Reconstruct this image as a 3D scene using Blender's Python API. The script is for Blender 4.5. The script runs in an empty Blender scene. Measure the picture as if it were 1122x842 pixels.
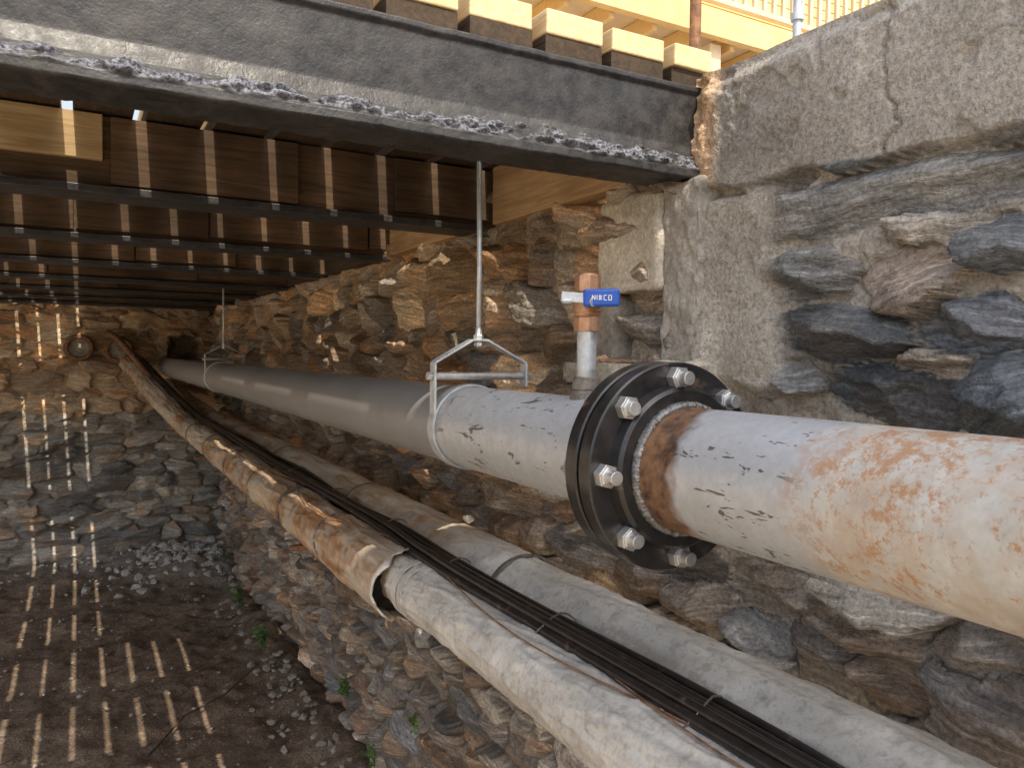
import bpy, bmesh, math, random
import numpy as np
from mathutils import Vector, Matrix
random.seed(7); rng=np.random.default_rng(11)
scene=bpy.context.scene
COL=scene.collection
GZ=-2.5       # ground level (camera eye = 0)
XL=-2.8       # open (left) edge of the deck
# ------------------------------------------------------------ noise
def _hash(ix,iy,iz):
    h=(ix.astype(np.int64)*374761393+iy.astype(np.int64)*668265263+iz.astype(np.int64)*2147483647)&0xffffffff
    h=((h^(h>>13))*1274126177)&0xffffffff
    h=((h^(h>>16))*2246822519)&0xffffffff
    h=h^(h>>15)
    return (h&0xffffff)/float(0xffffff)*2-1
def vnoise(x,y,z):
    x,y,z=np.broadcast_arrays(x,y,z)
    ix=np.floor(x);iy=np.floor(y);iz=np.floor(z)
    fx=x-ix;fy=y-iy;fz=z-iz
    fx=fx*fx*(3-2*fx);fy=fy*fy*(3-2*fy);fz=fz*fz*(3-2*fz)
    r=0
    for a in (0,1):
        for b in (0,1):
            for c in (0,1):
                w=(fx if a else 1-fx)*(fy if b else 1-fy)*(fz if c else 1-fz)
                r=r+w*_hash(ix+a,iy+b,iz+c)
    return r
def fbm(x,y,z,o=4,g=.5):
    r=0;a=1;t=0
    for i in range(o):
        r=r+a*vnoise(x*(2.03**i)+i*17.1,y*(2.03**i)+i*9.7,z*(2.03**i)+i*5.3);t+=a;a*=g
    return r/t*1.6
def sst(a,b,x):
    t=np.clip((x-a)/(b-a),0,1);return t*t*(3-2*t)
# ------------------------------------------------------------ mesh helpers
def obj(name,me,mat=None,parent=None,smooth=False):
    o=bpy.data.objects.new(name,me);COL.objects.link(o)
    if mat: me.materials.append(mat)
    if parent: o.parent=parent
    if smooth:
        me.polygons.foreach_set("use_smooth",[True]*len(me.polygons))
    return o
def empty(name):
    o=bpy.data.objects.new(name,None);COL.objects.link(o);return o
def grid_mesh(name,P,attrs=None):
    nu,nv=P.shape[:2]
    me=bpy.data.meshes.new(name)
    me.vertices.add(nu*nv);me.vertices.foreach_set("co",P.reshape(-1).astype(np.float32))
    idx=np.arange(nu*nv).reshape(nu,nv)
    q=np.stack([idx[:-1,:-1],idx[1:,:-1],idx[1:,1:],idx[:-1,1:]],-1).reshape(-1)
    n=len(q)//4
    me.loops.add(n*4);me.loops.foreach_set("vertex_index",q.astype(np.int32))
    me.polygons.add(n);me.polygons.foreach_set("loop_start",np.arange(0,n*4,4,dtype=np.int32))
    me.update(calc_edges=True)
    me.polygons.foreach_set("use_smooth",np.ones(n,dtype=bool))
    for k,v in (attrs or {}).items():
        if v.ndim==3 and v.shape[2]==4:
            a=me.attributes.new(k,'FLOAT_COLOR','POINT');a.data.foreach_set("color",v.reshape(-1).astype(np.float32))
        elif v.ndim==3:
            a=me.attributes.new(k,'FLOAT_VECTOR','POINT');a.data.foreach_set("vector",v.reshape(-1).astype(np.float32))
        else:
            a=me.attributes.new(k,'FLOAT','POINT');a.data.foreach_set("value",v.reshape(-1).astype(np.float32))
    me.update();return me
def pymesh(name,v,f):
    me=bpy.data.meshes.new(name);me.from_pydata(v,[],f);me.update();return me
class MB:
    def __init__(s): s.v=[];s.f=[]
    def add(s,v,f):
        o=len(s.v);s.v+=[tuple(p) for p in v];s.f+=[tuple(i+o for i in q) for q in f]
    def box(s,x0,x1,y0,y1,z0,z1):
        s.add([(x0,y0,z0),(x1,y0,z0),(x1,y1,z0),(x0,y1,z0),(x0,y0,z1),(x1,y0,z1),(x1,y1,z1),(x0,y1,z1)],
              [(0,3,2,1),(4,5,6,7),(0,1,5,4),(1,2,6,5),(2,3,7,6),(3,0,4,7)])
    def bar(s,p0,p1,w,t,wd=(0,1,0)):
        p0=Vector(p0);p1=Vector(p1);d=(p1-p0).normalized();wv=Vector(wd);wv=(wv-d*wv.dot(d)).normalized()
        n=d.cross(wv);v=[]
        for p in (p0,p1):
            for a,b in((-1,-1),(1,-1),(1,1),(-1,1)): v.append(p+wv*a*w/2+n*b*t/2)
        s.add(v,[(0,3,2,1),(4,5,6,7),(0,1,5,4),(1,2,6,5),(2,3,7,6),(3,0,4,7)])
    def lathe(s,prof,cx,cz,seg=64,closed=False):
        v=[];f=[]
        for (y,r) in prof:
            for i in range(seg):
                a=2*math.pi*i/seg;v.append((cx+r*math.cos(a),y,cz+r*math.sin(a)))
        n=len(prof)
        for j in range(n-1 if not closed else n):
            k=(j+1)%n
            for i in range(seg):
                i2=(i+1)%seg;f.append((j*seg+i,j*seg+i2,k*seg+i2,k*seg+i))
        if not closed: f.append(tuple(range(seg)));f.append(tuple((n-1)*seg+i for i in reversed(range(seg))))
        s.add(v,f)
    def prism(s,c,axis,r,l,n=6,rot=0,r2=None):
        c=Vector(c);ax=Vector(axis).normalized();u=ax.orthogonal().normalized();w=ax.cross(u);v=[]
        if abs(ax.y)>.9: u=Vector((1,0,0));w=Vector((0,0,1))
        for k,rr in((0,r),(1,r if r2 is None else r2)):
            for i in range(n):
                a=rot+2*math.pi*i/n;v.append(c+ax*l*k+u*rr*math.cos(a)+w*rr*math.sin(a))
        f=[tuple(range(n))[::-1],tuple(range(n,2*n))]+[(i,(i+1)%n,n+(i+1)%n,n+i) for i in range(n)]
        s.add(v,f)
    def tube(s,pts,rad,seg=12):
        pts=[Vector(p) for p in pts];v=[];f=[]
        if not hasattr(rad,'__len__'): rad=[rad]*len(pts)
        ref=Vector((0,0,1))
        for i,p in enumerate(pts):
            d=(pts[min(i+1,len(pts)-1)]-pts[max(i-1,0)]).normalized()
            r0=ref if abs(d.z)<.9 else Vector((0,1,0))
            u=(r0-d*r0.dot(d)).normalized();w=d.cross(u)
            for k in range(seg):
                a=2*math.pi*k/seg;v.append(p+u*rad[i]*math.cos(a)+w*rad[i]*math.sin(a))
        for i in range(len(pts)-1):
            for k in range(seg):
                k2=(k+1)%seg;f.append((i*seg+k,i*seg+k2,(i+1)*seg+k2,(i+1)*seg+k))
        f.append(tuple(range(seg))[::-1]);f.append(tuple((len(pts)-1)*seg+k for k in range(seg)))
        s.add(v,f)
    def obj(s,name,mat,parent=None,smooth=False,bevel=0,auto=None):
        o=obj(name,pymesh(name,s.v,s.f),mat,parent,smooth)
        if bevel:
            m=o.modifiers.new("bev",'BEVEL');m.width=bevel;m.segments=2;m.limit_method='ANGLE';m.angle_limit=math.radians(35)
        if auto:
            try: o.data.set_sharp_from_angle(angle=math.radians(auto))
            except Exception: pass
        return o
def cumspace(segs):
    out=[]
    for a,b,st in segs:
        n=max(1,int(round((b-a)/st)));out+=list(np.linspace(a,b,n,endpoint=False))
    out.append(segs[-1][1]);return np.array(out)
# ------------------------------------------------------------ material DSL
class M:
    def __init__(s,name,rough=.7,metal=0,spec=.5):
        s.m=bpy.data.materials.new(name);s.m.use_nodes=True;s.nt=s.m.node_tree;s.n=s.nt.nodes;s.l=s.nt.links
        s.b=s.n['Principled BSDF'];s.b.inputs['Roughness'].default_value=rough;s.b.inputs['Metallic'].default_value=metal
        s.b.inputs['Specular IOR Level'].default_value=spec
        s.geo=s.n.new('ShaderNodeNewGeometry').outputs['Position']
    def _in(s,sock,v):
        if v is None: return
        if hasattr(v,'is_output'): s.l.new(v,sock)
        elif isinstance(v,(tuple,list)) and sock.type=='RGBA' and len(v)==3: sock.default_value=(*v,1)
        else: sock.default_value=v
    def noise(s,scale,detail=3,rough=.55,vec=None,sc=None,dist=0,col=False):
        v=vec if vec is not None else s.geo
        if sc is not None:
            mp=s.n.new('ShaderNodeMapping');s.l.new(v,mp.inputs[0]);mp.inputs['Scale'].default_value=sc;v=mp.outputs[0]
        t=s.n.new('ShaderNodeTexNoise');s.l.new(v,t.inputs['Vector']);t.inputs['Scale'].default_value=scale
        t.inputs['Detail'].default_value=min(detail,3);t.inputs['Roughness'].default_value=rough;t.inputs['Distortion'].default_value=dist
        return t.outputs[1 if col else 0]
    def ramp(s,fac,stops):
        r=s.n.new('ShaderNodeValToRGB');s.l.new(fac,r.inputs[0]);e=r.color_ramp.elements
        while len(e)<len(stops): e.new(.5)
        for i,(p,c) in enumerate(stops):
            e[i].position=p
            e[i].color=(c,c,c,1) if not isinstance(c,(tuple,list)) else (*c,1)
        return r.outputs[0]
    def mix(s,f,a,b,mode='MIX'):
        m=s.n.new('ShaderNodeMix');m.data_type='RGBA';m.blend_type=mode
        s._in(m.inputs[0],f);s._in(m.inputs[6],a);s._in(m.inputs[7],b);return m.outputs[2]
    def math(s,op,a,b=None,clamp=False):
        m=s.n.new('ShaderNodeMath');m.operation=op;m.use_clamp=clamp;s._in(m.inputs[0],a);s._in(m.inputs[1],b);return m.outputs[0]
    def step(s,v,a,b):
        m=s.n.new('ShaderNodeMapRange');s._in(m.inputs[0],v);m.inputs[1].default_value=a;m.inputs[2].default_value=b
        m.clamp=True;return m.outputs[0]
    def axis(s,i,vec=None):
        x=s.n.new('ShaderNodeSeparateXYZ');s.l.new(vec if vec is not None else s.geo,x.inputs[0]);return x.outputs[i]
    def attr(s,name,o=0):
        a=s.n.new('ShaderNodeAttribute');a.attribute_name=name;return a.outputs[o]
    def bump(s,h,st=.5,d=.01,nrm=None):
        b=s.n.new('ShaderNodeBump');b.inputs['Strength'].default_value=st;b.inputs['Distance'].default_value=d
        s.l.new(h,b.inputs['Height'])
        if nrm is not None: s.l.new(nrm,b.inputs['Normal'])
        return b.outputs[0]
    def out(s,col=None,rough=None,metal=None,nrm=None):
        if col is not None: s._in(s.b.inputs['Base Color'],col)
        if rough is not None: s._in(s.b.inputs['Roughness'],rough)
        if metal is not None: s._in(s.b.inputs['Metallic'],metal)
        if nrm is not None: s.l.new(nrm,s.b.inputs['Normal'])
        return s.m
# --- materials
def mat_stone():
    k=M('stone_rubble',.75,0,.38);c=k.attr('Col');sc=k.attr('sc',1);st=k.attr('st',2)
    strat=k.noise(1,3,.72,sc,(8,80,1));fine=k.noise(85,2,.8)
    m1=k.ramp(strat,[(.30,.42),(.46,.9),(.56,1.1),(.68,1.9)])
    ff=k.ramp(fine,[(.28,.5),(.5,1),(.72,1.5)])
    m1=k.mix(st,(1,1,1),m1)
    col=k.mix(.85,c,m1,'MULTIPLY');col=k.mix(.8,col,ff,'MULTIPLY')
    h=k.math('MULTIPLY',strat,k.math('ADD',st,.15))
    h=k.math('ADD',k.math('MULTIPLY',h,1.1),k.math('MULTIPLY',fine,.7))
    return k.out(col,nrm=k.bump(h,.75,.010))
STONE=mat_stone()
def mat_concrete(name,c=(.36,.34,.31),sc=1):
    k=M(name,.88,0,.3);n=k.noise(4*sc,3,.75);f=k.noise(75*sc,3,.8)
    col=k.mix(1,c,k.ramp(n,[(.3,.55),(.5,1),(.72,1.3)]),'MULTIPLY')
    col=k.mix(.8,col,k.ramp(f,[(.3,.6),(.7,1.4)]),'MULTIPLY')
    return k.out(col,nrm=k.bump(f,.7,.008))
CONC=mat_concrete('concrete_weathered',(.36,.33,.29));CONCL=mat_concrete('concrete_pale',(.58,.53,.45))
def mat_paint():
    k=M('black_beam_paint',.4,0,.5);cr=k.attr('cr',2);f=k.noise(150,2,.6);g=k.noise(26,3,.8);n=k.noise(5,3,.7)
    col=k.mix(k.ramp(g,[(.4,0),(.75,1)]),(.014,.014,.016),(.045,.042,.041))
    col=k.mix(k.math('MULTIPLY',k.ramp(n,[(.5,0),(.72,1)]),.5),col,(.07,.065,.062))
    cc=k.mix(k.ramp(f,[(.38,0),(.62,1)]),(.04,.042,.052),(.22,.23,.27))
    col=k.mix(cr,col,cc)
    h=k.math('ADD',k.math('MULTIPLY',f,.35),k.math('MULTIPLY',g,.9))
    r=k.mix(cr,k.ramp(g,[(.3,.36),(.7,.6)]),(.85,.85,.85))
    return k.out(col,rough=r,nrm=k.bump(h,.5,.004))
PAINT=mat_paint()
def mat_wood(name,a,b,ax='x',rough=.75,stain=.3):
    k=M(name,rough,0,.3);s={'x':(.8,14,14),'y':(14,.8,14),'z':(14,14,.8)}[ax]
    n=k.noise(4,3,.75,sc=s,dist=.8);p=k.noise(2.3,2,.6)
    col=k.mix(k.ramp(n,[(.35,0),(.65,1)]),a,b)
    col=k.mix(k.math('MULTIPLY',k.ramp(p,[(.45,0),(.62,1)]),stain),col,tuple(x*.35 for x in a))
    return k.out(col,nrm=k.bump(n,.4,.004))
WYEL=mat_wood('fresh_timber',(.68,.48,.25),(.80,.64,.38),'y',.7,.08)
WDARK=mat_wood('stained_timber',(.065,.041,.024),(.16,.10,.058),'x',.75,.6)
WDARKY=mat_wood('stained_plank',(.04,.028,.018),(.08,.052,.032),'y')
WMID=mat_wood('rim_timber',(.34,.21,.11),(.52,.35,.19),'y')
WPATCH=mat_wood('patch_timber',(.36,.25,.13),(.56,.41,.23),'x')
def mat_pipe():
    k=M('steel_pipe_finish',.45,.0,.5);y=k.axis(1)
    n=k.noise(5,2,.6);f=k.noise(120,2,.65);mid=k.noise(22,3,.8);big=k.noise(9,3,.75)
    yn=k.math('ADD',y,k.math('MULTIPLY',k.math('SUBTRACT',big,.5),.16))
    silver=k.mix(n,(.48,.51,.55),(.62,.65,.69))
    silver=k.mix(k.math('MULTIPLY',k.ramp(mid,[(.35,0),(.6,1)]),.4),silver,(.38,.38,.38))
    scr=k.ramp(k.noise(17,3,.9,sc=(2.2,.55,2.2),dist=.6),[(.61,0),(.635,1)])
    silver=k.mix(k.math('MULTIPLY',scr,k.math('MULTIPLY',k.step(y,.68,.74),.8)),silver,(.06,.05,.045))
    prim=k.mix(n,(.22,.22,.225),(.32,.32,.325))
    galv=k.mix(k.ramp(mid,[(.3,0),(.7,1)]),(.45,.45,.42),(.62,.62,.59))
    rust=k.mix(f,(.36,.16,.06),(.50,.28,.13))
    rm=k.ramp(k.math('ADD',k.math('MULTIPLY',k.noise(42,3,.9),.62),k.math('MULTIPLY',n,.38)),[(.49,0),(.59,1)])
    galv=k.mix(k.math('MULTIPLY',rm,.85),galv,rust)
    galv=k.mix(k.math('MULTIPLY',k.ramp(big,[(.42,0),(.62,1)]),.38),galv,(.46,.27,.14))
    burn=k.mix(k.ramp(mid,[(.35,0),(.6,1)]),(.06,.035,.028),(.25,.135,.07))
    bz=k.math('MULTIPLY',k.step(yn,.925,.965),k.math('SUBTRACT',1,k.step(y,1.19,1.24)),True)
    gz_=k.math('SUBTRACT',1,k.step(yn,.655,.72));pr=k.step(yn,1.84,1.87)
    col=k.mix(pr,silver,prim);col=k.mix(bz,col,burn);col=k.mix(gz_,col,galv)
    h=k.math('ADD',k.math('MULTIPLY',f,.4),k.math('MULTIPLY',mid,.8))
    r=k.mix(pr,k.ramp(mid,[(.3,.32),(.7,.55)]),(.30,.30,.30))
    mt=k.math('MULTIPLY',k.math('SUBTRACT',1,k.math('MAXIMUM',k.math('MAXIMUM',pr,bz),gz_)),.35)
    return k.out(col,rough=r,metal=mt,nrm=k.bump(h,.3,.0025))
PIPE=mat_pipe()
def simple(name,a,b,rough=.5,metal=0,scale=30,bst=.2,bd=.002,sp=.5,hi=None):
    k=M(name,rough,metal,sp);n=k.noise(scale,3,.75)
    col=k.mix(k.ramp(n,[(.35,0),(.65,1)]),a,b)
    if hi: col=k.mix(k.ramp(k.noise(scale*.5,3,.7),[(hi[1],0),(hi[1]+.08,1)]),col,hi[0])
    return k.out(col,nrm=k.bump(n,bst,bd))
BLACKG=simple('flange_black',(.012,.012,.013),(.03,.028,.028),.28,0,25,.25,.002,.6,((.14,.085,.055),.62))
ZINC=simple('zinc_bolt',(.48,.49,.49),(.66,.67,.67),.35,.75,60,.3,.002)
GALV=simple('galvanised_steel',(.44,.48,.52),(.60,.64,.68),.42,.4,40,.2,.0015)
WELD=simple('weld_bead',(.14,.13,.13),(.36,.36,.36),.45,.5,90,.9,.004)
BRASS=simple('bronze_valve',(.46,.25,.14),(.62,.38,.24),.38,.65,50,.3,.002)
BLUE=simple('blue_vinyl',(.012,.07,.40),(.02,.11,.52),.4,0,20,.05,.001)
WHITE=simple('white_print',(.75,.75,.75),(.8,.8,.8),.5,0,20,.05,.001)
RUST=simple('rusty_iron',(.13,.07,.04),(.32,.17,.09),.8,.1,30,.6,.005)
CABLE=simple('black_cable',(.012,.010,.010),(.03,.024,.021),.36,0,30,.15,.001,.5,((.13,.08,.05),.64))
STRAP=simple('strap_metal',(.12,.11,.10),(.28,.25,.22),.5,.4,40,.3,.002)
DARKH=simple('dark_insulation',(.02,.018,.015),(.05,.045,.04),.9,0,30,.8,.006)
def mat_jacket(name,brown_from,cut=False):
    k=M(name,.5,0,.45);y=k.axis(1);n=k.noise(4,3,.75);mid=k.noise(22,3,.85);w=k.noise(2.6,3,.7,sc=(3,.45,3))
    pale=k.mix(k.ramp(n,[(.35,0),(.65,1)]),(.47,.46,.43),(.67,.65,.61))
    pale=k.mix(.9,pale,k.ramp(mid,[(.25,.5),(.5,1),(.75,1.25)]),'MULTIPLY')
    stn=k.ramp(k.math('ADD',k.math('MULTIPLY',mid,.5),k.math('MULTIPLY',w,.5)),[(.52,0),(.60,1)])
    pale=k.mix(k.math('MULTIPLY',stn,.6),pale,(.25,.20,.15))
    brn=k.mix(k.ramp(w,[(.40,0),(.54,.55),(.66,1)]),(.34,.18,.085),(.68,.58,.44))
    brn=k.mix(.8,brn,k.ramp(mid,[(.28,.5),(.5,1),(.75,1.4)]),'MULTIPLY')
    brn=k.mix(k.math('MULTIPLY',k.ramp(n,[(.47,0),(.56,1)]),.65),brn,(.54,.50,.43))
    yn=y if cut else k.math('ADD',y,k.math('MULTIPLY',k.math('SUBTRACT',n,.5),.9))
    col=k.mix(k.step(yn,brown_from,brown_from+(.02 if cut else .35)),pale,brn)
    h=k.math('ADD',mid,w)
    return k.out(col,rough=k.ramp(mid,[(.3,.38),(.7,.7)]),metal=.12,nrm=k.bump(h,.5,.006))
JA=mat_jacket('pipe_jacket_front',2.25,True);JB=mat_jacket('pipe_jacket_rear',2.05)
def mat_ground():
    k=M('dirt',.95,0,.2);n=k.noise(1.6,3,.6);m=k.noise(11,3,.8);f=k.noise(60,2,.8)
    col=k.mix(k.ramp(n,[(.35,0),(.65,1)]),(.13,.094,.068),(.24,.18,.13))
    col=k.mix(.8,col,k.ramp(m,[(.3,.5),(.5,1),(.7,1.6)]),'MULTIPLY')
    col=k.mix(.8,col,k.ramp(f,[(.3,.5),(.7,1.5)]),'MULTIPLY')
    g=k.attr('gray',2);col=k.mix(k.math('MULTIPLY',g,.8),col,(.40,.375,.345))
    bnc=k.attr('bounce_ground',2);col=k.mix(bnc,col,k.mix(m,(.40,.32,.22),(.52,.43,.32)))  # pale tone of the added bounce area outside the view
    h=k.math('ADD',m,k.math('MULTIPLY',f,.7))
    return k.out(col,nrm=k.bump(h,.8,.02))
GROUND=mat_ground()
ROCK=simple('loose_stone',(.19,.17,.145),(.42,.38,.33),.9,0,14,.7,.01,.3)
RUBB=simple('pale_rubble',(.30,.285,.265),(.56,.54,.51),.9,0,14,.7,.01,.3)
LEAF=simple('weed_leaf',(.05,.11,.02),(.11,.20,.05),.6,0,20,.1,.002,.4)
TWIG=simple('dead_twig',(.05,.03,.02),(.12,.08,.05),.9,0,40,.5,.003)
SIDING=simple('yellow_siding',(.70,.46,.20),(.78,.56,.27),.7,0,3,.1,.002,.3)
TRIM=simple('cream_trim',(.66,.52,.34),(.74,.61,.42),.6,0,5,.1,.002,.3)
# ------------------------------------------------------------ stone walls
def make_seeds(u0,u1,z0,z1,hr,wr,manual=(),seed=1):
    r=random.Random(seed);S=[];z=z0
    for m in manual: S.append(m)
    while z<z1:
        h=r.uniform(*hr);u=u0-r.random()*.3
        while u<u1:
            w=r.uniform(*wr)*(.7+h*3)
            cu=u+w/2;cv=z+h/2+r.uniform(-.035,.035)
            hh=h*r.uniform(.75,1.4)
            ok=True
            for m in manual:
                if abs(cu-m[0])<m[2]+w*.28 and abs(cv-m[1])<m[3]+hh*.28: ok=False;break
            if ok: S.append((cu,cv,w/2*1.1,hh/2*1.15,r.uniform(-.28,.28),None))
            u+=w
        z+=h
    return S
def stone_wall(name,U,V,seeds,place,colf,mort,override=None,warp=.015,prot=(.02,.07),seed=3,shift=0,rec=.006):
    nu,nv=len(U),len(V);UU,VV=np.meshgrid(U,V,indexing='ij')
    r=np.random.default_rng(seed);n=len(seeds)
    Uw=UU+warp*fbm(UU*5+shift,VV*5,0*UU+1,3)+.006*fbm(UU*30+shift,VV*30,0*UU+5,3)
    Vw=VV+warp*.7*fbm(UU*5+shift,VV*5,0*UU+40,3)+.006*fbm(UU*30+shift,VV*30,0*UU+90,3)
    f1=np.full((nu,nv),9.);f2=np.full((nu,nv),9.);ID=np.zeros((nu,nv),int);LA=np.zeros((nu,nv));LB=np.zeros((nu,nv));FC=np.zeros((nu,nv))
    for i,(cu,cv,hu,hv,rot,c) in enumerate(seeds):
        R=max(hu,hv)*1.9+.08
        a,b=np.searchsorted(U,[cu-R,cu+R]);Rz=max(hv*2.2,hu*.7)+.08;c0,d0=np.searchsorted(V,[cv-Rz,cv+Rz])
        K=r.integers(6,9);ang=np.arange(K)*2*np.pi/K+r.uniform(-.32,.32,K)+r.uniform(0,1);tk=r.uniform(.82,1.12,K)
        F=5;fa=r.uniform(0,6.28,F);ft=r.uniform(-.2,.6,F);fs=r.uniform(.03,.085,F)
        if b<=a or d0<=c0: continue
        sl=(slice(a,b),slice(c0,d0))
        du=Uw[sl]-cu;dv=Vw[sl]-cv;cr,sr=math.cos(rot),math.sin(rot)
        A=du*cr+dv*sr;B=-du*sr+dv*cr;An=A/hu;Bn=B/hv
        d=np.full(A.shape,-9.)
        for q in range(K): d=np.maximum(d,(An*math.cos(ang[q])+Bn*math.sin(ang[q]))/tk[q])
        d=.85*d+.15*np.sqrt(An**2+Bn**2)
        fc=np.zeros(A.shape)
        for q in range(F): fc=np.maximum(fc,fs[q]*1.6*np.clip(An*math.cos(fa[q])+Bn*math.sin(fa[q])-ft[q],0,None))
        F1=f1[sl];m=d<F1
        f2[sl]=np.where(m,F1,np.minimum(f2[sl],d));f1[sl]=np.where(m,d,F1)
        ID[sl]=np.where(m,i,ID[sl]);LA[sl]=np.where(m,A,LA[sl]);LB[sl]=np.where(m,B,LB[sl]);FC[sl]=np.where(m,fc,FC[sl])
    e=np.minimum(1.08-f1,(f2-f1)*.62)
    prof=sst(.02,.085,e)*.94+.06*sst(.05,.4,e)
    pr=r.uniform(prot[0],prot[1],n);ta=r.uniform(-.18,.18,n);tb=r.uniform(-.4,.4,n)
    k1=r.uniform(.25,1,n)
    H=prof*(pr[ID]+ta[ID]*LA+tb[ID]*LB-FC)
    off=ID*3.71
    lay=fbm(LA*2.5+off,LB*26,off,3)
    l4=lay*4;step=np.floor(l4)/4+.25*sst(.7,1,l4-np.floor(l4))
    chip=fbm(LA*15+off,LB*26,off+50,4)
    H+=prof*(.019*step*k1[ID]+.0055*chip)
    H=np.maximum(H,-.012)
    H+=(1-prof)*(.018*fbm(UU*16,VV*16,UU*0,4)-rec)+.02*fbm(UU*2.2,VV*2.2,UU*0+3,3)
    st=sst(.01,.05,e)
    cols=np.zeros((n,3))
    for i,s in enumerate(seeds): cols[i]=s[5] if s[5] is not None else colf(s[0],s[1],r)
    C=cols[ID]
    pn=fbm(LA*5+off,LB*8,off+3,4)
    ru=(sst(.15,.5,pn)*(.35+.65*sst(1.2,1.9,UU+shift)))[...,None];li=sst(-.25,-.55,pn)[...,None]
    C=C*(1-ru*.6)+C*np.array((1.3,.92,.62))*ru*.6
    C=C*(1-.3*li)+np.array((.40,.39,.36))*.3*li
    C=C*(1+.25*fbm(UU*3,VV*3,UU*0+12,2))[...,None]
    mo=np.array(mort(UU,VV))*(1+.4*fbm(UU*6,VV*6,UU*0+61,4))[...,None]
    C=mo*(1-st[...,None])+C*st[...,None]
    if override: H,C,st=override(UU,VV,H,C,st)
    P=place(UU,VV,H)
    me=grid_mesh(name,P,{'Col':np.concatenate([np.clip(C,0.01,.9),np.ones((nu,nv,1))],-1),'sc':np.stack([LA+off,LB+off*.37,off],-1),'st':st})
    return me
SLD=(.105,.115,.125)
manual=[(1.08,.345,.43,.060,-.02,(.24,.24,.235)),(1.24,.193,.125,.055,.05,(.20,.205,.205)),(.98,.169,.115,.078,-.3,(.36,.30,.25)),
 (.845,.058,.125,.062,.1,(.20,.225,.26)),(1.13,.052,.19,.07,.12,(.13,.138,.145)),(.79,.216,.10,.052,0,(.17,.18,.19)),
 (.94,.258,.11,.04,.05,(.37,.34,.30)),(1.0,-.074,.18,.058,.1,SLD),(.77,-.065,.11,.08,-.4,(.13,.145,.16)),(.92,-.012,.10,.034,.05,(.44,.39,.34)),
 (1.31,-.055,.13,.042,-.05,(.25,.245,.235)),(1.40,.10,.07,.06,.1,(.28,.27,.25))]
def pal_side(u,z,r):
    warm=np.clip((u-1.3)/1.6,0,1)  # browner stones farther along, with warm bounced light mixed into their colour
    if u>1.3: warm=.4+.6*warm
    if z<-.9: warm=warm*.5+.1
    t=r.random()
    if t<.3: g=np.array((.125,.135,.145))
    elif t<.75: g=np.array((.23,.23,.23))
    else: g=np.array((.40,.375,.34))
    t=r.random()
    if t<.35: w=np.array((.46,.30,.17))
    elif t<.7: w=np.array((.33,.23,.14))
    elif t<.88: w=np.array((.60,.45,.29))
    else: w=np.array((.17,.14,.115))
    wm=warm*(.35+.65*r.random())
    if u<1.5 and z<-.1: wm=r.random()*.45
    return (g*(1-wm)+w*wm)*r.uniform(.75,1.25)
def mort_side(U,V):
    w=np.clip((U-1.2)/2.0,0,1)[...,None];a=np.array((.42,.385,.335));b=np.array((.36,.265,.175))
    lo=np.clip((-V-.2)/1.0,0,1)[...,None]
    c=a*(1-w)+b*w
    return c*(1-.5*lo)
def ov_side(U,V,H,C,st):
    n=fbm(U*4,V*4,U*0,4)
    cap=sst(.415,.43,V+.03*n)*(1-sst(1.61,1.64,U))
    Hc=.028+.006*fbm(U*7,V*7,U*0+7,4)+.02*(sst(.70,.735,V))*-1
    crack=np.abs(U-1.03-.03*fbm(U*0,V*14,U*0+3,3))<.0035
    Hc=np.where(crack,Hc-.012,Hc)
    edge=sst(1.50,1.55,U)
    Hc=Hc+edge*(.02*fbm(U*20,V*20,U*0+3,4)+.01)
    hole=sst(.30,.45,fbm(U*14,V*14,U*0+33,3))
    Hc-=.010*hole
    cc=np.array((.345,.32,.285))*(1+.40*n[...,None])
    cc=cc*(1-edge[...,None])+np.array((.50,.34,.21))*edge[...,None]  # orange sunlit stripe by the beam end painted into the concrete
    pat=sst(1.26,1.36,U+.05*n)*(1-sst(1.60,1.66,U))*sst(-.09,-.03,V+.02*n)*(1-sst(.40,.43,V))
    Hp=.03+.020*fbm(U*5,V*5,U*0+17,4)
    H=H*(1-pat)+Hp*pat;C=C*(1-pat[...,None])+np.array((.41,.375,.325))*(1+.45*n[...,None])*pat[...,None];st=st*(1-pat)
    H=H*(1-cap)+Hc*cap;C=C*(1-cap[...,None])+cc*cap[...,None];st=st*(1-cap)
    return H,C,st
def place_side(U,V,H):
    x=1.47-np.clip(-V,0,3)*-.04+.03*np.sin(U*1.3)*np.clip(U-2.5,0,1)-H
    return np.stack([x,U,V],-1)
U=cumspace([(-9,-2,.2),(-2,.35,.04),(.35,2.6,.0054),(2.6,4.5,.009),(4.5,7,.016),(7,10.5,.028)])
V=cumspace([(GZ-.15,-1.6,.011),(-1.6,.75,.0056)])
seeds=make_seeds(-9,10.6,GZ-.1,.78,(.07,.17),(.12,.36),manual,5)
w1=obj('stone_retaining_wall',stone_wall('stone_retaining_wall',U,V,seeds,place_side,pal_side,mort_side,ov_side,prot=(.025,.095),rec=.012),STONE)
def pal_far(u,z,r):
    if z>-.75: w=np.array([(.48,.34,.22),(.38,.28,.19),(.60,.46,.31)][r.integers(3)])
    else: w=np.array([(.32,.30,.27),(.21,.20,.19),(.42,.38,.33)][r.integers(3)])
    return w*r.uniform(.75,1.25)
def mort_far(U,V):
    t=sst(-1.2,-.4,V)[...,None];return np.array((.24,.22,.19))*(1-t)+np.array((.50,.39,.27))*t
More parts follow.
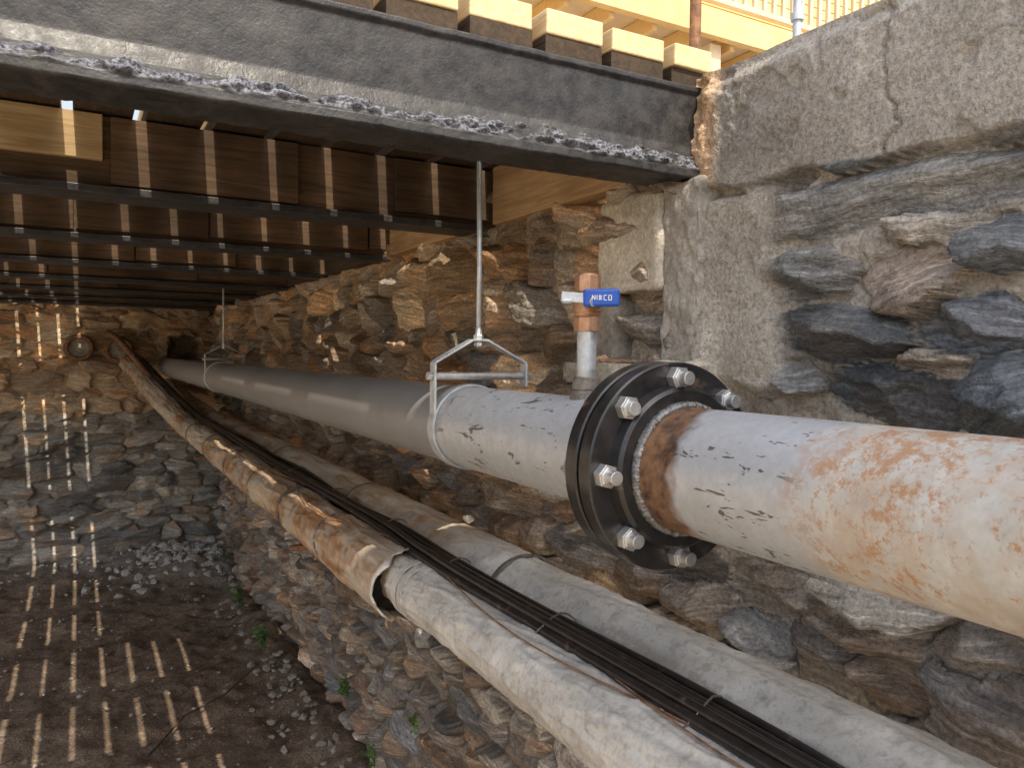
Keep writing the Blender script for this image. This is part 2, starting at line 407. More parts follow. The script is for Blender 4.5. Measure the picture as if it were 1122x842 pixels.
def ov_far(U,V,H,C,st):
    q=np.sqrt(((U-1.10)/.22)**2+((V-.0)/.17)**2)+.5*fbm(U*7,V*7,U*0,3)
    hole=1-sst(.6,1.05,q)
    H=H-hole*.22;C=C*(1-.55*hole[...,None]);return H,C,st  # recess is cut in, its shade also darkened into the stone colour
YF=10.2
U=cumspace([(-14,-5,.25),(-5,-1.1,.05),(-1.1,1.75,.0115)]);V=cumspace([(GZ-.15,.75,.0115)])
seeds=make_seeds(-14,1.9,GZ-.1,.78,(.09,.2),(.18,.42),[],9)
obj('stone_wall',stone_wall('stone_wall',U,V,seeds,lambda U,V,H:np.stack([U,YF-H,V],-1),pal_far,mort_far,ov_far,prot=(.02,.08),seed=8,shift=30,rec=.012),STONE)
# ------------------------------------------------------------ ground
X=cumspace([(-80,-8,6),(-8,-2.2,.15),(-2.2,1.75,.022),(1.75,4,.5),(4,80,6)]);Y=cumspace([(-60,-2,4),(-2,3.4,.15),(3.4,10.4,.024),(10.4,14,.6),(14,120,8)])
XX,YY=np.meshgrid(X,Y,indexing='ij')
inner=(np.abs(XX+2)<6)&(YY>0)&(YY<10.6)
def pilef(x,y): return np.exp(-(((x-1.1)/.55)**2+((y-9.5)/.7)**2))+.55*np.exp(-(((x-.3)/.9)**2+((y-10.0)/.35)**2))+.35*np.exp(-(((x-1.45)/.16)**2))
pile=pilef(XX,YY)*(YY>2)
Z=GZ+.03*fbm(XX*1.3,YY*1.3,XX*0,4)*inner+.024*fbm(XX*8,YY*8,XX*0,4)*inner+pile*.2*(1+.4*fbm(XX*6,YY*6,XX*0,3))*inner
gr=np.clip(pile*1.2*(.7+.6*fbm(XX*5,YY*5,XX*0+8,3)),0,1)*(YY>8)
bounce_ground=np.maximum(1-sst(-3.0,-2.3,XX),1-sst(2.8,3.7,YY))  # out-of-view ground made paler, added to bounce sunlight under the deck
obj('ground',grid_mesh('ground',np.stack([XX,YY,Z],-1),{'gray':gr,'bounce_ground':bounce_ground}),GROUND)
def gz(x,y): return GZ+float(pilef(x,y))*.2
tb=MB();tb.box(1.475,90,-60,120,.45,.728);tb.box(-90,1.47,YF+.03,120,.45,.726);tb.obj('terrace_ground',CONC)
def rocks(name,lst,mat,parent=None,sub=2):
    bm=bmesh.new();bmesh.ops.create_icosphere(bm,subdivisions=sub,radius=1)
    bv=np.array([v.co[:] for v in bm.verts]);bf=[[v.index for v in f.verts] for f in bm.faces];bm.free()
    Vv=[];F=[];o=0
    for (p,s,fl) in lst:
        q=bv.copy()
        for _ in range(7):
            d=rng.normal(size=3);d/=np.linalg.norm(d);t=rng.uniform(.45,.8);h=q@d;q=q-np.clip(h-t,0,None)[:,None]*d
        q*=1+.08*fbm(q[:,0]*2+o,q[:,1]*2,q[:,2]*2,2)[:,None]
        q=q*np.array((s,s*rng.uniform(.6,1),s*fl))
        a=rng.uniform(0,6.28);c,sn=math.cos(a),math.sin(a);q=q@np.array([[c,sn,0],[-sn,c,0],[0,0,1]])
        tl=rng.uniform(-.3,.3);c,sn=math.cos(tl),math.sin(tl);q=q@np.array([[1,0,0],[0,c,sn],[0,-sn,c]])
        q=q+np.array(p);Vv.append(q);F+=[tuple(i+o for i in f) for f in bf];o+=len(q)
    return obj(name,pymesh(name,np.concatenate(Vv).tolist(),F),mat,parent)
L=[]
for i in range(520):
    x=random.gauss(1.0,.42);y=random.gauss(9.5,.45)
    if x>1.5 or y>10.1: continue
    s=random.choice([.012,.016,.02,.03,.045,.06])*random.uniform(.7,1.3);L.append(((x,y,gz(x,y)+s*.2),s,random.uniform(.5,.8)))
for i in range(120):
    x=random.uniform(-1.2,1.2);y=random.gauss(9.95,.14)
    if y>10.12: continue
    s=random.uniform(.01,.035);L.append(((x,y,gz(x,y)+s*.2),s,.6))
rocks('rubble_pile',L,RUBB)
L=[]
for i in range(900):
    x=random.uniform(-2,1.4);y=random.uniform(3.8,10);s=random.choice([.006,.008,.012,.016,.022])*random.uniform(.7,1.4)
    L.append(((x,y,gz(x,y)+s*.25),s,.6))
for i in range(160):
    x=1.42-abs(random.gauss(0,.14));y=random.uniform(3.6,9);s=random.uniform(.015,.05);L.append(((x,y,gz(x,y)+s*.3),s,.65))
rocks('loose_stones',L,ROCK,sub=1)
tw=MB()
for i in range(60):
    x=random.uniform(-1,1.35);y=random.uniform(4.2,9);a=random.uniform(0,3.14);l=random.uniform(.06,.3);z=gz(x,y)+.02
    pts=[(x+math.cos(a)*l*t+random.uniform(-.01,.01),y+math.sin(a)*l*t+random.uniform(-.01,.01),z+random.uniform(0,.02)) for t in (0,.3,.6,1)]
    tw.tube(pts,[.004,.0035,.003,.0015],5)
tw.tube([(.35,5.1,gz(.35,5.1)+.03),(.6,5.5,GZ+.06),(.9,5.75,GZ+.05),(1.2,6.1,GZ+.09)],[.008,.007,.006,.004],6)
tw.tube([(.5,6.3,GZ+.03),(.75,6.2,GZ+.06),(1.05,6.35,GZ+.07)],[.007,.006,.003],6)
tw.obj('fallen_twigs',TWIG)
def weed(x,y,z,s,n):
    b=MB()
    for i in range(n):
        a=random.uniform(0,6.28);r=abs(random.gauss(0,.5))*s;hx=x-abs(math.cos(a))*r*.8;hy=y+math.sin(a)*r;hz=z+random.uniform(.1,1)*s
        b.tube([(x,y,z-.02),((x+hx)/2,(y+hy)/2,z+(hz-z)*.7),(hx,hy,hz)],[.002,.0015,.001],4)
        for k in range(5):
            t=random.uniform(.4,1);c=Vector((x+(hx-x)*t,y+(hy-y)*t,z+(hz-z)*t));d=Vector((random.gauss(0,1),random.gauss(0,1),random.gauss(.2,.5))).normalized()
            w=d.cross(Vector((random.gauss(0,1),random.gauss(0,1),random.gauss(0,1)))).normalized();l=random.uniform(.14,.28)*s
            b.add([c,c+d*l*.5+w*l*.28,c+d*l+Vector((0,0,-.1*l)),c+d*l*.5-w*l*.28],[(0,1,2,3)])
    return b.obj('weed',LEAF)
for (x,y,z,s,n) in [(1.33,7.6,GZ+.12,.2,16),(1.30,6.4,GZ+.1,.2,18),(1.36,4.35,-2.0,.14,14),(1.36,3.3,-1.75,.10,9),(1.40,8.9,GZ+.2,.15,10),(1.37,3.9,-2.2,.12,10)]: weed(x,y,z,s,n)
# ------------------------------------------------------------ steel beam (front)
bm1=empty('steel_beam')
xs=cumspace([(XL-.2,-.7,.05),(-.7,1.52,.0045)])
prof=[]
def seg(p,q,n):
    for i in range(n): t=i/n;prof.append((p[0]+(q[0]-p[0])*t,p[1]+(q[1]-p[1])*t))
seg((1.72,.722),(1.596,.722),6);seg((1.596,.722),(1.596,.710),4);seg((1.596,.710),(1.604,.70),4);seg((1.604,.70),(1.608,.565),26)
seg((1.608,.565),(1.598,.53),16);seg((1.598,.53),(1.580,.503),18);seg((1.580,.503),(1.574,.497),5);seg((1.574,.497),(1.574,.478),7);seg((1.574,.478),(1.579,.474),3)
seg((1.579,.474),(1.72,.474),12);seg((1.72,.474),(1.72,.722),8);prof.append((1.72,.722))
pf=np.array(prof);XX,SI=np.meshgrid(xs,np.arange(len(pf)),indexing='ij')
py=pf[SI,0];pz=pf[SI,1]
fr=(py<1.63)
up_=.538+.026*fbm(XX*3.1,XX*0,XX*0+2,4)+.014*fbm(XX*22,XX*0,XX*0+12,3)
cm=(1-sst(up_-.005,up_+.005,pz))*sst(.496,.505,pz+.006*fbm(XX*14,XX*0,XX*0+5,3))*fr
rag=fbm(XX*22,pz*55,XX*0,4)
msk=cm*sst(-.85,-.45,rag+.9*fbm(XX*2.1,XX*0,XX*0+77,2))
d=msk*(.008+.013*fbm(XX*40,pz*110,XX*0+4,4)+.009*rag)+(1-msk)*.0016*fbm(XX*16,pz*16,XX*0,3)*fr
low=(pz<.48)*(.003*fbm(XX*30,py*30,XX*0,3))
P=np.stack([XX,py-d,pz+d*.35+low],-1)
obj('front_section',grid_mesh('front_section',P,{'cr':msk}),PAINT,bm1)
# ------------------------------------------------------------ joists further in
ys=[2.72+1.12*i for i in range(7)]
for i,y in enumerate(ys):
    e=empty('deck_joist')
    b=MB();b.box(XL,1.44,y,y+.07,.503,.719);b.obj('timber_web',WDARK,e,bevel=.004)
    b=MB();b.box(XL,1.36 if i%2==0 else 1.40,y-.045,y+.12,.474,.4985);b.obj('bottom_flange',PAINT,e,bevel=.003)
    b=MB();x=XL+.02
    while x<1.3:
        w=random.uniform(.5,1.1)
        if random.random()<.75 and not(i==0 and -0.8<x<.3): b.box(x,min(x+w-.01,1.42),y-.022-random.uniform(0,.004),y-.003,.506+random.uniform(0,.03),.712)
        x+=w
    if i==0: b.box(.09,.66,y-.024,y-.003,.508,.714)
    b.obj('face_boards',WDARK,e,bevel=.002)
    if i==0:
        b=MB();b.box(-.62,.068,y-.03,y-.003,.578,.716);b.obj('new_board',WPATCH,e,bevel=.003)
rm=empty('rim_timber')
b=MB();b.box(1.39,1.46,1.83,2.66,.50,.718);b.obj('front_piece',WMID,rm,bevel=.004)
b=MB();b.box(1.385,1.45,2.86,3.78,.50,.718);b.obj('middle_piece',WMID,rm,bevel=.004)
b=MB()
for k in range(1,6): b.box(1.385,1.45,ys[k]+.13,ys[k+1]-.05,.50,.718)
b.obj('rear_pieces',WDARKY,rm,bevel=.004)
# ------------------------------------------------------------ deck
dk=empty('wooden_deck');lo=MB();up=MB()
prev=1.50;k=0
while 1.355-.1975*k>XL+.1:
    ex=1.355-.1975*k;g=random.uniform(.0145,.0185);x0=ex+g;x1=prev;y1=YF+.35
    lo.box(x0,x1,1.61+random.uniform(-.003,.003),y1,.7235,.7685)
    up.box(x0,x1,1.60+random.uniform(-.012,.012),y1,.7705,.828+random.uniform(-.002,.003))
    prev=ex-g;k+=1
lo.obj('lower_planks',WDARKY,dk);up.obj('upper_planks',WYEL,dk,bevel=.004)
b=MB();b.box(.12,1.5,4.9,YF+.3,.8335,.850);b.box(XL,-.80,5.2,YF+.3,.8335,.850);b.obj('plywood_sheets',WYEL,dk)
b=MB()
for y in (1.7,4.96,8.3):
    b.box(XL+.02,XL+.14,y-.04,y+.08,GZ-.05,.473)
b.obj('support_posts',WDARK,dk,bevel=.004)
# ------------------------------------------------------------ concrete pier under the beam end
def rough_box(name,x0,x1,y0,y1,z0,z1,mat,parent,amp=.006,st=.02,fr=9):
    b=bmesh.new();bmesh.ops.create_cube(b,size=1)
    n=int(max(x1-x0,y1-y0,z1-z0)/st)
    bmesh.ops.subdivide_edges(b,edges=b.edges[:],cuts=max(2,min(n,34)),use_grid_fill=True)
    vs=np.array([v.co[:] for v in b.verts]);nn=np.sign(vs)*(np.abs(vs)>.499)
    cnt=np.sum(np.abs(nn),1)
    P=(vs+.5)*np.array([x1-x0,y1-y0,z1-z0])+np.array([x0,y0,z0])
    P=P-nn*((cnt>1)*.006)[:,None]+nn*(amp*fbm(P[:,0]*fr,P[:,1]*fr,P[:,2]*fr,4))[:,None]
    for v,p in zip(b.verts,P): v.co=p
    me=bpy.data.meshes.new(name);b.to_mesh(me);b.free();return obj(name,me,mat,parent,True)
pr=empty('concrete_pier')
rough_box('cap_block',1.395,1.6,1.675,1.97,.19,.468,CONCL,pr,.012,.012,9)
rough_box('side_strip',1.405,1.6,1.54,1.673,-.02,.470,CONC,pr,.010,.010,30)
rough_box('niche_back',1.56,1.66,1.675,1.97,-.016,.19,CONC,pr,.01)
rough_box('niche_jamb',1.41,1.6,1.90,2.0,-.016,.188,CONC,pr,.016,.012)
rough_box('ledge',1.36,1.66,1.50,2.12,-.085,-.018,CONCL,pr,.02,.012,10)
# ------------------------------------------------------------ main steel pipe
PX,PZ=.93,-.196
sp=empty('steel_pipe')
ysn=[-3+.1*i for i in range(33)]+[.25+.02*i for i in range(150)]+[3.3+.1*i for i in range(72)]
ysn=[y for y in ysn if y<10.5]
b=MB();b.lathe([(y,.1095) for y in ysn],PX,PZ,96);b.obj('pipe_body',PIPE,sp,True,auto=60)
b=MB();RF=.188;FX=.934
b.lathe([(1.040,.112),(1.040,.138),(1.046,.144),(1.066,.148),(1.066,RF-.003),(1.069,RF),(1.097,RF),(1.100,RF-.003),(1.100,.112)],FX,PZ,128,True)
b.lathe([(1.108,.112),(1.108,RF-.003),(1.111,RF),(1.139,RF),(1.142,RF-.003),(1.142,.140),(1.160,.133),(1.163,.112)],FX,PZ,128,True)
b.obj('flange_pair',BLACKG,sp,True,auto=25)
b=MB();b.lathe([(1.099,.12),(1.099,.168),(1.109,.168),(1.109,.12)],FX,PZ,96,True);b.obj('gasket',RUST,sp)
def weldring(y,r,w,name):
    n=360;m=8;v=[];f=[]
    for i in range(n):
        a=2*math.pi*i/n;rip=1+.10*math.sin(i*2.1)+.18*random.uniform(-1,1)
        for k in range(m):
            t=2*math.pi*k/m;rr=r+w*rip*math.cos(t);v.append((PX+.002+rr*math.cos(a),y+w*1.6*rip*math.sin(t),PZ+rr*math.sin(a)))
    for i in range(n):
        for k in range(m): f.append((i*m+k,((i+1)%n)*m+k,((i+1)%n)*m+(k+1)%m,i*m+(k+1)%m))
    obj(name,pymesh(name,v,f),WELD,sp,True)
weldring(1.035,.1125,.0065,'weld_front');weldring(1.168,.111,.006,'weld_rear')
b=MB()
for k in range(8):
    a=math.radians(45*k+2);cx=FX+.160*math.cos(a);cz=PZ+.160*math.sin(a);r0=random.uniform(0,1)
    b.prism((cx,1.066,cz),(0,-1,0),.0215,.019,6,r0);b.prism((cx,1.047,cz),(0,-1,0),.0185,.003,6,r0,.0165)
    b.prism((cx,1.066,cz),(0,-1,0),.0125,.035+random.uniform(-.004,.006),16)
    b.prism((cx,1.142,cz),(0,1,0),.0215,.02,6,r0+.4);b.prism((cx,1.142,cz),(0,1,0),.0125,.03,16)
b.obj('bolts',ZINC,sp,bevel=.0012)
# ------------------------------------------------------------ valve on the pipe
VY=1.345;bv=empty('ball_valve')
b=MB();b.prism((PX,VY,PZ+.095),(0,0,1),.036,.03,32,0,.030);b.prism((PX,VY,PZ+.125),(0,0,1),.030,.028,32,0,.027);b.obj('weld_fitting',STRAP,bv,bevel=.003)
b=MB();b.prism((PX,VY,-.05),(0,0,1),.0205,.125,32);b.obj('nipple',GALV,bv,True,auto=40)
b=MB()
for i in range(7): b.prism((PX,VY,.036+i*.003),(0,0,1),.0212,.0018,24)
for i in range(6): b.prism((PX,VY,-.043+i*.003),(0,0,1),.0212,.0018,24)
b.obj('threads',ZINC,bv)
b=MB();b.prism((PX,VY,.052),(0,0,1),.028,.030,8,.3);b.prism((PX,VY,.082),(0,0,1),.025,.010,24,0,.030);b.prism((PX,VY,.092),(0,0,1),.030,.034,24);b.prism((PX,VY,.126),(0,0,1),.030,.008,24,0,.025)
b.prism((PX,VY,.134),(0,0,1),.028,.034,8,.3);b.prism((PX,VY,.166),(0,0,1),.022,.006,24)
b.prism((PX,VY,.110),(-.35,-1,0),.017,.042,16);b.obj('body',BRASS,bv,bevel=.002)
b=MB();b.prism((PX-.017,VY-.042,.110),(-.35,-1,0),.011,.012,6);b.obj('stem_nut',ZINC,bv,bevel=.001)
hd=Vector((.873,-.488,0));hn=Vector((-.488,-.873,0))
c=Vector((PX,VY,.118))+hn*.052-hd*.006
b=MB();b.bar(c-hd*.052+Vector((0,0,.003)),c+hd*.02+Vector((0,0,-.002)),.020,.003,(0,0,1));b.prism(c-hd*.05+Vector((0,0,-.006)),hd,.006,.02,10);b.obj('lever_plate',GALV,bv,bevel=.001)
b=MB();b.bar(c-hd*.008,c+hd*.066+Vector((0,0,.002)),.036,.013,(0,0,1));b.obj('lever_grip',BLUE,bv,bevel=.005)
b=MB()
# small illegible block lettering: letter-like strokes
LT=[[(0,-1,0,1),(1,-1,1,1),(0,1,1,-1)],[(0,-1,0,1)],[(0,-1,0,1),(0,1,1,.5),(0,0,1,.5),(0,0,1,-.5),(0,-1,1,-.5)],[(0,-1,0,1),(0,1,1,1),(0,-1,1,-1)],[(0,-1,0,1),(1,-1,1,1),(0,1,1,1),(0,-1,1,-1)]]
px=.010
for L_ in LT:
    for (a0,b0,a1,b1) in L_:
        q0=c+hd*(px+a0*.0055)+hn*.0068+Vector((0,0,b0*.0048+.001));q1=c+hd*(px+a1*.0055)+hn*.0068+Vector((0,0,b1*.0048+.001))
        b.bar(q0,q1,.0006,.0016,tuple(hn))
    px+=.0045 if len(L_)==1 else .0095
b.obj('printed_label',WHITE,bv)
# ------------------------------------------------------------ hangers
def hanger(y,top,s=1):
    h=empty('pipe_hanger');cx=PX+.025
    b=MB();R=.1105
    b.lathe([(y-.018,R),(y-.018,R+.006),(y+.018,R+.006),(y+.018,R)],PX,PZ,96,True);b.obj('strap',GALV,h,True,auto=30)
    b=MB();xl,xr=PX-.108,PX+.17;zb=-.058;zs=-.022;za=.040
    b.bar((xl,y,PZ+.02),(xl,y,zs),.034,.006);b.bar((xl,y,zs),(cx-.022,y,za),.034,.006);b.bar((cx-.022,y,za),(cx+.022,y,za),.034,.006)
    b.bar((cx+.022,y,za),(xr,y,zs),.034,.006);b.bar((xr,y,zs),(xr,y,zb-.03),.034,.006);b.obj('yoke',GALV,h,bevel=.0015)
    b=MB();b.prism((xl-.016,y,zb),(1,0,0),.0065,xr-xl+.032,14);b.prism((xl-.018,y,zb),(1,0,0),.012,.012,6);b.prism((xr+.004,y,zb),(1,0,0),.012,.012,6)
    b.prism((xl+.006,y,zb),(1,0,0),.0105,xr-xl-.012,16);b.obj('cross_bolt',ZINC,h,bevel=.001)
    b=MB();b.tube([(cx,y,za-.02),(cx,y,za+.2),(cx-.006,y,top)],.0068,12);b.obj('rod',GALV,h,True)
    b=MB();b.prism((cx,y,za+.003),(0,0,1),.014,.012,6);b.prism((cx,y,za+.015),(0,0,1),.0105,.02,16,0,.008);b.prism((cx,y,za-.016),(0,0,1),.013,.011,6);b.obj('nuts',ZINC,h,bevel=.001)
hanger(1.9,.7225);hanger(6.17,.7225)
# ------------------------------------------------------------ insulated pipes
def jacket(name,path,radf,mat,y0,amp=.004,seedo=0,fine_to=3.2,endrag=0):
    yy=np.array([p[0] for p in path])
    segs=[(y0,.2,.06),(.2,fine_to,.012)] if y0<.2 else [(y0,fine_to,.012)]
    if yy[-1]>fine_to: segs.append((fine_to,yy[-1],.03))
    else: segs[-1]=(segs[-1][0],yy[-1],.012)
    Yn=cumspace(segs)
    cx=np.interp(Yn,yy,[p[1] for p in path]);cz=np.interp(Yn,yy,[p[2] for p in path]);k_=13;ker=np.ones(k_)/k_
    cx=np.convolve(np.pad(cx,k_//2,'edge'),ker,'valid');cz=np.convolve(np.pad(cz,k_//2,'edge'),ker,'valid')
    th=np.linspace(0,2*np.pi,121);TT,YYY=np.meshgrid(th,Yn)
    ct,s_=np.cos(TT),np.sin(TT)
    r=radf(Yn)[:,None]+amp*fbm(ct*1.3+seedo,YYY*1.6,s_*1.3,4)+amp*.6*fbm(ct*4+seedo,YYY*8,s_*4,3)
    cr=1-np.abs(fbm(ct*2.2+seedo+31,YYY*3.5+.8*ct,s_*2.2,2))*6
    cr2=1-np.abs(fbm(ct*1.2+seedo+71,YYY*7+2*ct,s_*1.2,2))*7
    r=r+.0045*np.clip(cr,0,1)+.0035*np.clip(cr2,0,1)-.006*sst(.25,.6,fbm(ct*1.6+9+seedo,YYY*3.2,s_*1.6,2))
    yo=YYY.copy()
    if endrag: yo[0]+=endrag*fbm(np.cos(th)*3,np.sin(th)*3,th*0,2)
    P=np.stack([cx[:,None]+r*ct,yo,cz[:,None]+r*s_],-1)
    return grid_mesh(name,P),(lambda y:(float(np.interp(y,Yn,cx)),float(np.interp(y,Yn,cz))))
ipA=empty('insulated_pipe');ipB=empty('insulated_pipe')
AX,AZ,AR=.90,-.716,.080
BX,BZ,BR=1.124,-.711,.124
me,fA=jacket('front_jacket',[(-3,AX+.01,AZ-.004),(0,AX,AZ),(2.34,AX,AZ)],lambda y:AR+.002*np.sin(y*2.1)+.006*np.exp(-((y-2.1)/.08)**2),JA,-3,.003,1);obj('front_jacket',me,JA,ipA)
def radbr(y):
    r=.100+.003*np.sin(y*3.1)
    for s_ in (2.95,3.6,4.3,5.1,6.0,7.0): r=r-.006*np.exp(-((y-s_)/.05)**2)
    for s_,a in ((2.62,.004),(3.3,.005),(3.95,.004),(4.8,.005),(5.6,.005)): r=r+a*sst(s_,s_+.012,y)-a*sst(s_+.3,s_+.6,y)
    return r+.009*np.exp(-((y-2.25)/.10)**2)
pathA=[(2.2,.888,-.728),(4.5,.885,-.725),(7.6,.88,-.70),(8.6,.80,-.58),(9.4,.64,-.34),(10.15,.48,-.10)]
me,fA2=jacket('rear_jacket',pathA,radbr,JA,2.25,.007,5,3.2,.022);o=obj('rear_jacket',me,JA,ipA)
m=o.modifiers.new('sol','SOLIDIFY');m.thickness=.006;m.offset=-1
b=MB();b.lathe([(2.29,.05),(2.32,.094),(2.7,.09)],.888,-.727,48);b.obj('insulation',DARKH,ipA,True)
me,fB=jacket('jacket',[(-3,BX,BZ-.005),(4,BX,BZ+.003),(8,BX,BZ+.01),(9.2,1.03,-.6),(10.3,.93,-.45)],lambda y:BR+.002*np.sin(y*1.7+1)+.005*sst(1.93,1.95,y),JB,-3,.006,9);obj('jacket',me,JB,ipB)
def band(y,f,r,par,mat=STRAP,w=.012,name='band'):
    c=f(y);b=MB();b.lathe([(y-w,r),(y-w,r+.004),(y+w,r+.004),(y+w,r)],c[0],c[1],64,True);b.obj(name,mat,par,True,auto=30)
for y in (2.95,3.6,4.3,5.1,6.0,7.0): band(y,fA2,.099,ipA)
for y in (1.92,3.3,4.8,6.3): band(y,fB,BR+.006,ipB,STRAP,.008)
for y in (2.12,2.17): band(y,fA,AR+.004,ipA,JA,.016)
for y in (.3,3.4,6.6,9.0):
    e=empty('pipe_bracket');b=MB();b.box(.80,1.55,y-.02,y+.02,-.868,-.846);b.bar((.95,y,-.86),(1.52,y,-1.15),.03,.008);b.obj('arm',RUST,e,bevel=.002)
# ------------------------------------------------------------ cables lying in the groove
def cz_(y,x):
    t=min(1,max(0,(y-2.1)/.3));ax,az=(AX,AZ) if y<2.25 else fA2(y);ar=AR*(1-t)+.104*t
    dx=min(abs(x-ax),ar*.95);za=az+math.sqrt(max(0,(ar+.013)**2-dx*dx))
    bx,bz=fB(y);dx=abs(x-bx);zb=bz+math.sqrt(max(0,(BR+.014)**2-dx*dx)) if dx<BR+.012 else -9
    return max(za,zb)
cb=empty('electrical_cables')
OX=[-.046,-.022,.002,.024,.042,-.032,-.006,.018,.006];OZ=[0,0,0,0,0,.021,.022,.021,.040];RR=[.0125,.012,.0125,.011,.010,.0105,.012,.009,.007]
for i in range(9):
    b=MB();pts=[];ph=random.uniform(0,6)
    y=-2.6
    while y<9.9:
        x=.964+OX[i]+.006*math.sin(y*1.7+ph)+.004*math.sin(y*4.1+ph*2)
        if y>2.2: x+=.012*min(1,(y-2.2)/.5)
        if y>7.6: x=x+(fA2(y)[0]-.88)
        z=cz_(y,x)+OZ[i]+.004*math.sin(y*2.3+ph)
        pts.append((x,y,z));y+=.06
    for _ in range(3): pts=[pts[0]]+[(pts[j][0],pts[j][1],(pts[j-1][2]+pts[j][2]*2+pts[j+1][2])/4) for j in range(1,len(pts)-1)]+[pts[-1]]
    b.tube(pts,RR[i],10);b.obj('cable',CABLE,cb,True)
b=MB()
for y in (.55,1.0,1.5,2.05,2.6,3.3,4.0,5.0,6.0,7.0):
    n=14;z0=cz_(y,.97)+.012;pts=[(.966+.064*math.cos(a)+(.012 if y>2.5 else 0),y+.016*math.sin(a*2),z0+.042*math.sin(a)) for a in [2*math.pi*k/n for k in range(n+1)]]
    b.tube(pts,.0022,6)
b.obj('ties',STRAP,cb,True)
b=MB()
for (y0,y1,dr) in ((.9,2.1,.05),(2.4,3.8,.06),(.4,1.3,.03),(3.6,6,.05)):
    pts=[]
    for k in range(25):
        t=k/24;y=y0+(y1-y0)*t;cx,cz=(fA(y) if y<2.25 else fA2(y));rr=(AR+.008 if y<2.23 else .114)
        ang=math.radians(75)+dr*14*math.sin(math.pi*t);pts.append((cx+rr*math.cos(ang),y,cz+rr*math.sin(ang)))
    b.tube(pts,.0022,6)
b.obj('loose_wire',RUST,cb,True)
# ------------------------------------------------------------ sleeves at far wall
for (x,z) in ((.0,.02),(.40,.0)):
    e=empty('pipe_sleeve');b=MB()
    b.lathe([(10.04,.10),(10.04,.155),(10.02,.15),(10.0,.14),(10.0,.11),(10.06,.10)],x,z,48,True);b.obj('ring',RUST,e,True,auto=40)
    b=MB();b.lathe([(10.05,.11),(10.18,.11)],x,z,32);b.obj('plug',ROCK,e)
e=empty('conduit');b=MB();b.tube([(.30,10.08,.20),(.38,9.9,.14),(.5,9.7,-.02),(.62,9.5,-.2),(.72,9.2,-.36)],.035,14);b.obj('tube',RUST,e,True)
# ------------------------------------------------------------ posts on terrace
for (x,y,r,mt) in ((1.60,1.78,.017,RUST),(1.62,1.42,.011,GALV)):
    e=empty('railing_post');b=MB();b.prism((x,y,.72),(0,0,1),r,1.4,16);b.prism((x,y,.729),(0,0,1),r*2.2,.012,16);b.prism((x,y,.87),(0,0,1),r*1.5,.02,16);b.obj('tube',mt,e,bevel=.001)
# ------------------------------------------------------------ house with balcony above terrace
h=empty('yellow_house')
b=MB();b.box(1.9,14,8.2,8.5,.73,7);b.obj('wall',SIDING,h)
b=MB()
for i in range(40): b.box(1.9,14,8.17,8.199,.8+i*.15,.93+i*.15)
b.obj('clapboards',SIDING,h)
b=MB();b.box(1.9,12,4.7,8.15,2.62,2.68);b.obj('balcony_floor',TRIM,h)
b=MB();b.box(1.9,12,4.62,4.69,2.52,2.70);b.box(1.85,1.89,4.62,8.1,2.52,2.70);b.obj('fascia',SIDING,h,bevel=.004)
b=MB()
for i in range(24): b.box(2.2+i*.4,2.245+i*.4,4.7,8.1,2.48,2.615)
b.box(1.9,12,6.2,6.3,2.26,2.47);b.obj('balcony_joists',SIDING,h,bevel=.003)
b=MB();b.box(1.9,12,4.64,4.70,2.80,2.84);b.box(1.9,12,4.64,4.70,3.55,3.6)
for i in range(90): b.box(1.95+i*.11,1.985+i*.11,4.655,4.685,2.84,3.55)
b.obj('railing',TRIM,h)
b=MB()
for x in (2.0,4.4,6.8,9.2,11.6): b.box(x,x+.12,4.72,4.84,.73,2.51)
b.bar((2.3,5.6,.9),(6.5,5.6,2.9),.9,.05,(0,1,0));b.obj('posts_and_stair',TRIM,h,bevel=.004)
h2=empty('sun_blocker')  # unseen slab and posts added behind camera to keep sun off the foreground
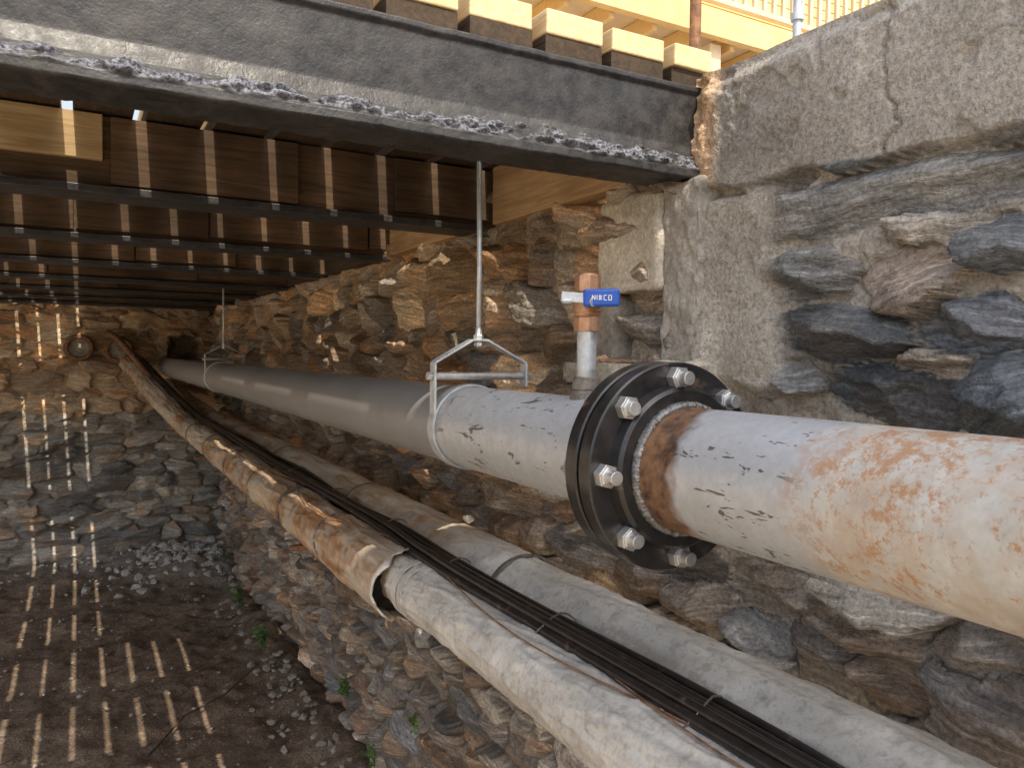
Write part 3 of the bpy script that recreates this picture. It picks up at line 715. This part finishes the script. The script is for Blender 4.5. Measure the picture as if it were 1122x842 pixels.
b=MB();b.box(-1.4,5,-6.0,-2.85,6.0,6.10);b.obj('slab',TRIM,h2,bevel=.01)
b=MB()
for x in (-1.3,4.8):
    for y in (-5.9,-3.05): b.box(x,x+.14,y,y+.14,GZ if x<1 else .73,6.0)
b.obj('posts',TRIM,h2)
# ------------------------------------------------------------ light
EL=52
w=bpy.data.worlds.new("World");scene.world=w;w.use_nodes=True;nt=w.node_tree
sky=nt.nodes.new('ShaderNodeTexSky');sky.sky_type='NISHITA';sky.sun_disc=False;sky.sun_elevation=math.radians(EL);sky.sun_rotation=math.radians(180)
sky.dust_density=4
hs=nt.nodes.new('ShaderNodeHueSaturation');hs.inputs['Saturation'].default_value=.55
nt.links.new(sky.outputs[0],hs.inputs['Color'])
bg=nt.nodes['Background'];nt.links.new(hs.outputs[0],bg.inputs[0]);bg.inputs[1].default_value=.27
ld=bpy.data.lights.new('sun','SUN');ld.energy=5;ld.angle=math.radians(.3);ld.color=(1,.89,.72)
lo_=bpy.data.objects.new('sun',ld);COL.objects.link(lo_)
dr=Vector((.042,math.cos(math.radians(EL)),-math.sin(math.radians(EL))))
lo_.rotation_euler=dr.to_track_quat('-Z','Y').to_euler();lo_.location=(0,-4,8)
# ------------------------------------------------------------ camera
cd=bpy.data.cameras.new('camera');cd.lens=27.27;cd.sensor_width=36;cd.clip_start=.02;cd.clip_end=500
cam=bpy.data.objects.new('camera',cd);COL.objects.link(cam);scene.camera=cam
yaw=math.radians(29.2);p=math.radians(2.12);ro=math.radians(.77)
f=Vector((math.sin(yaw)*math.cos(p),math.cos(yaw)*math.cos(p),-math.sin(p)));r=Vector((math.cos(yaw),-math.sin(yaw),0));u=r.cross(f)
r2=r*math.cos(ro)+u*math.sin(ro);u2=u*math.cos(ro)-r*math.sin(ro)
cam.matrix_world=Matrix(((r2.x,u2.x,-f.x,0),(r2.y,u2.y,-f.y,0),(r2.z,u2.z,-f.z,0),(0,0,0,1)))
scene.view_settings.view_transform='Standard';scene.view_settings.look='None';scene.view_settings.exposure=0;scene.view_settings.gamma=1
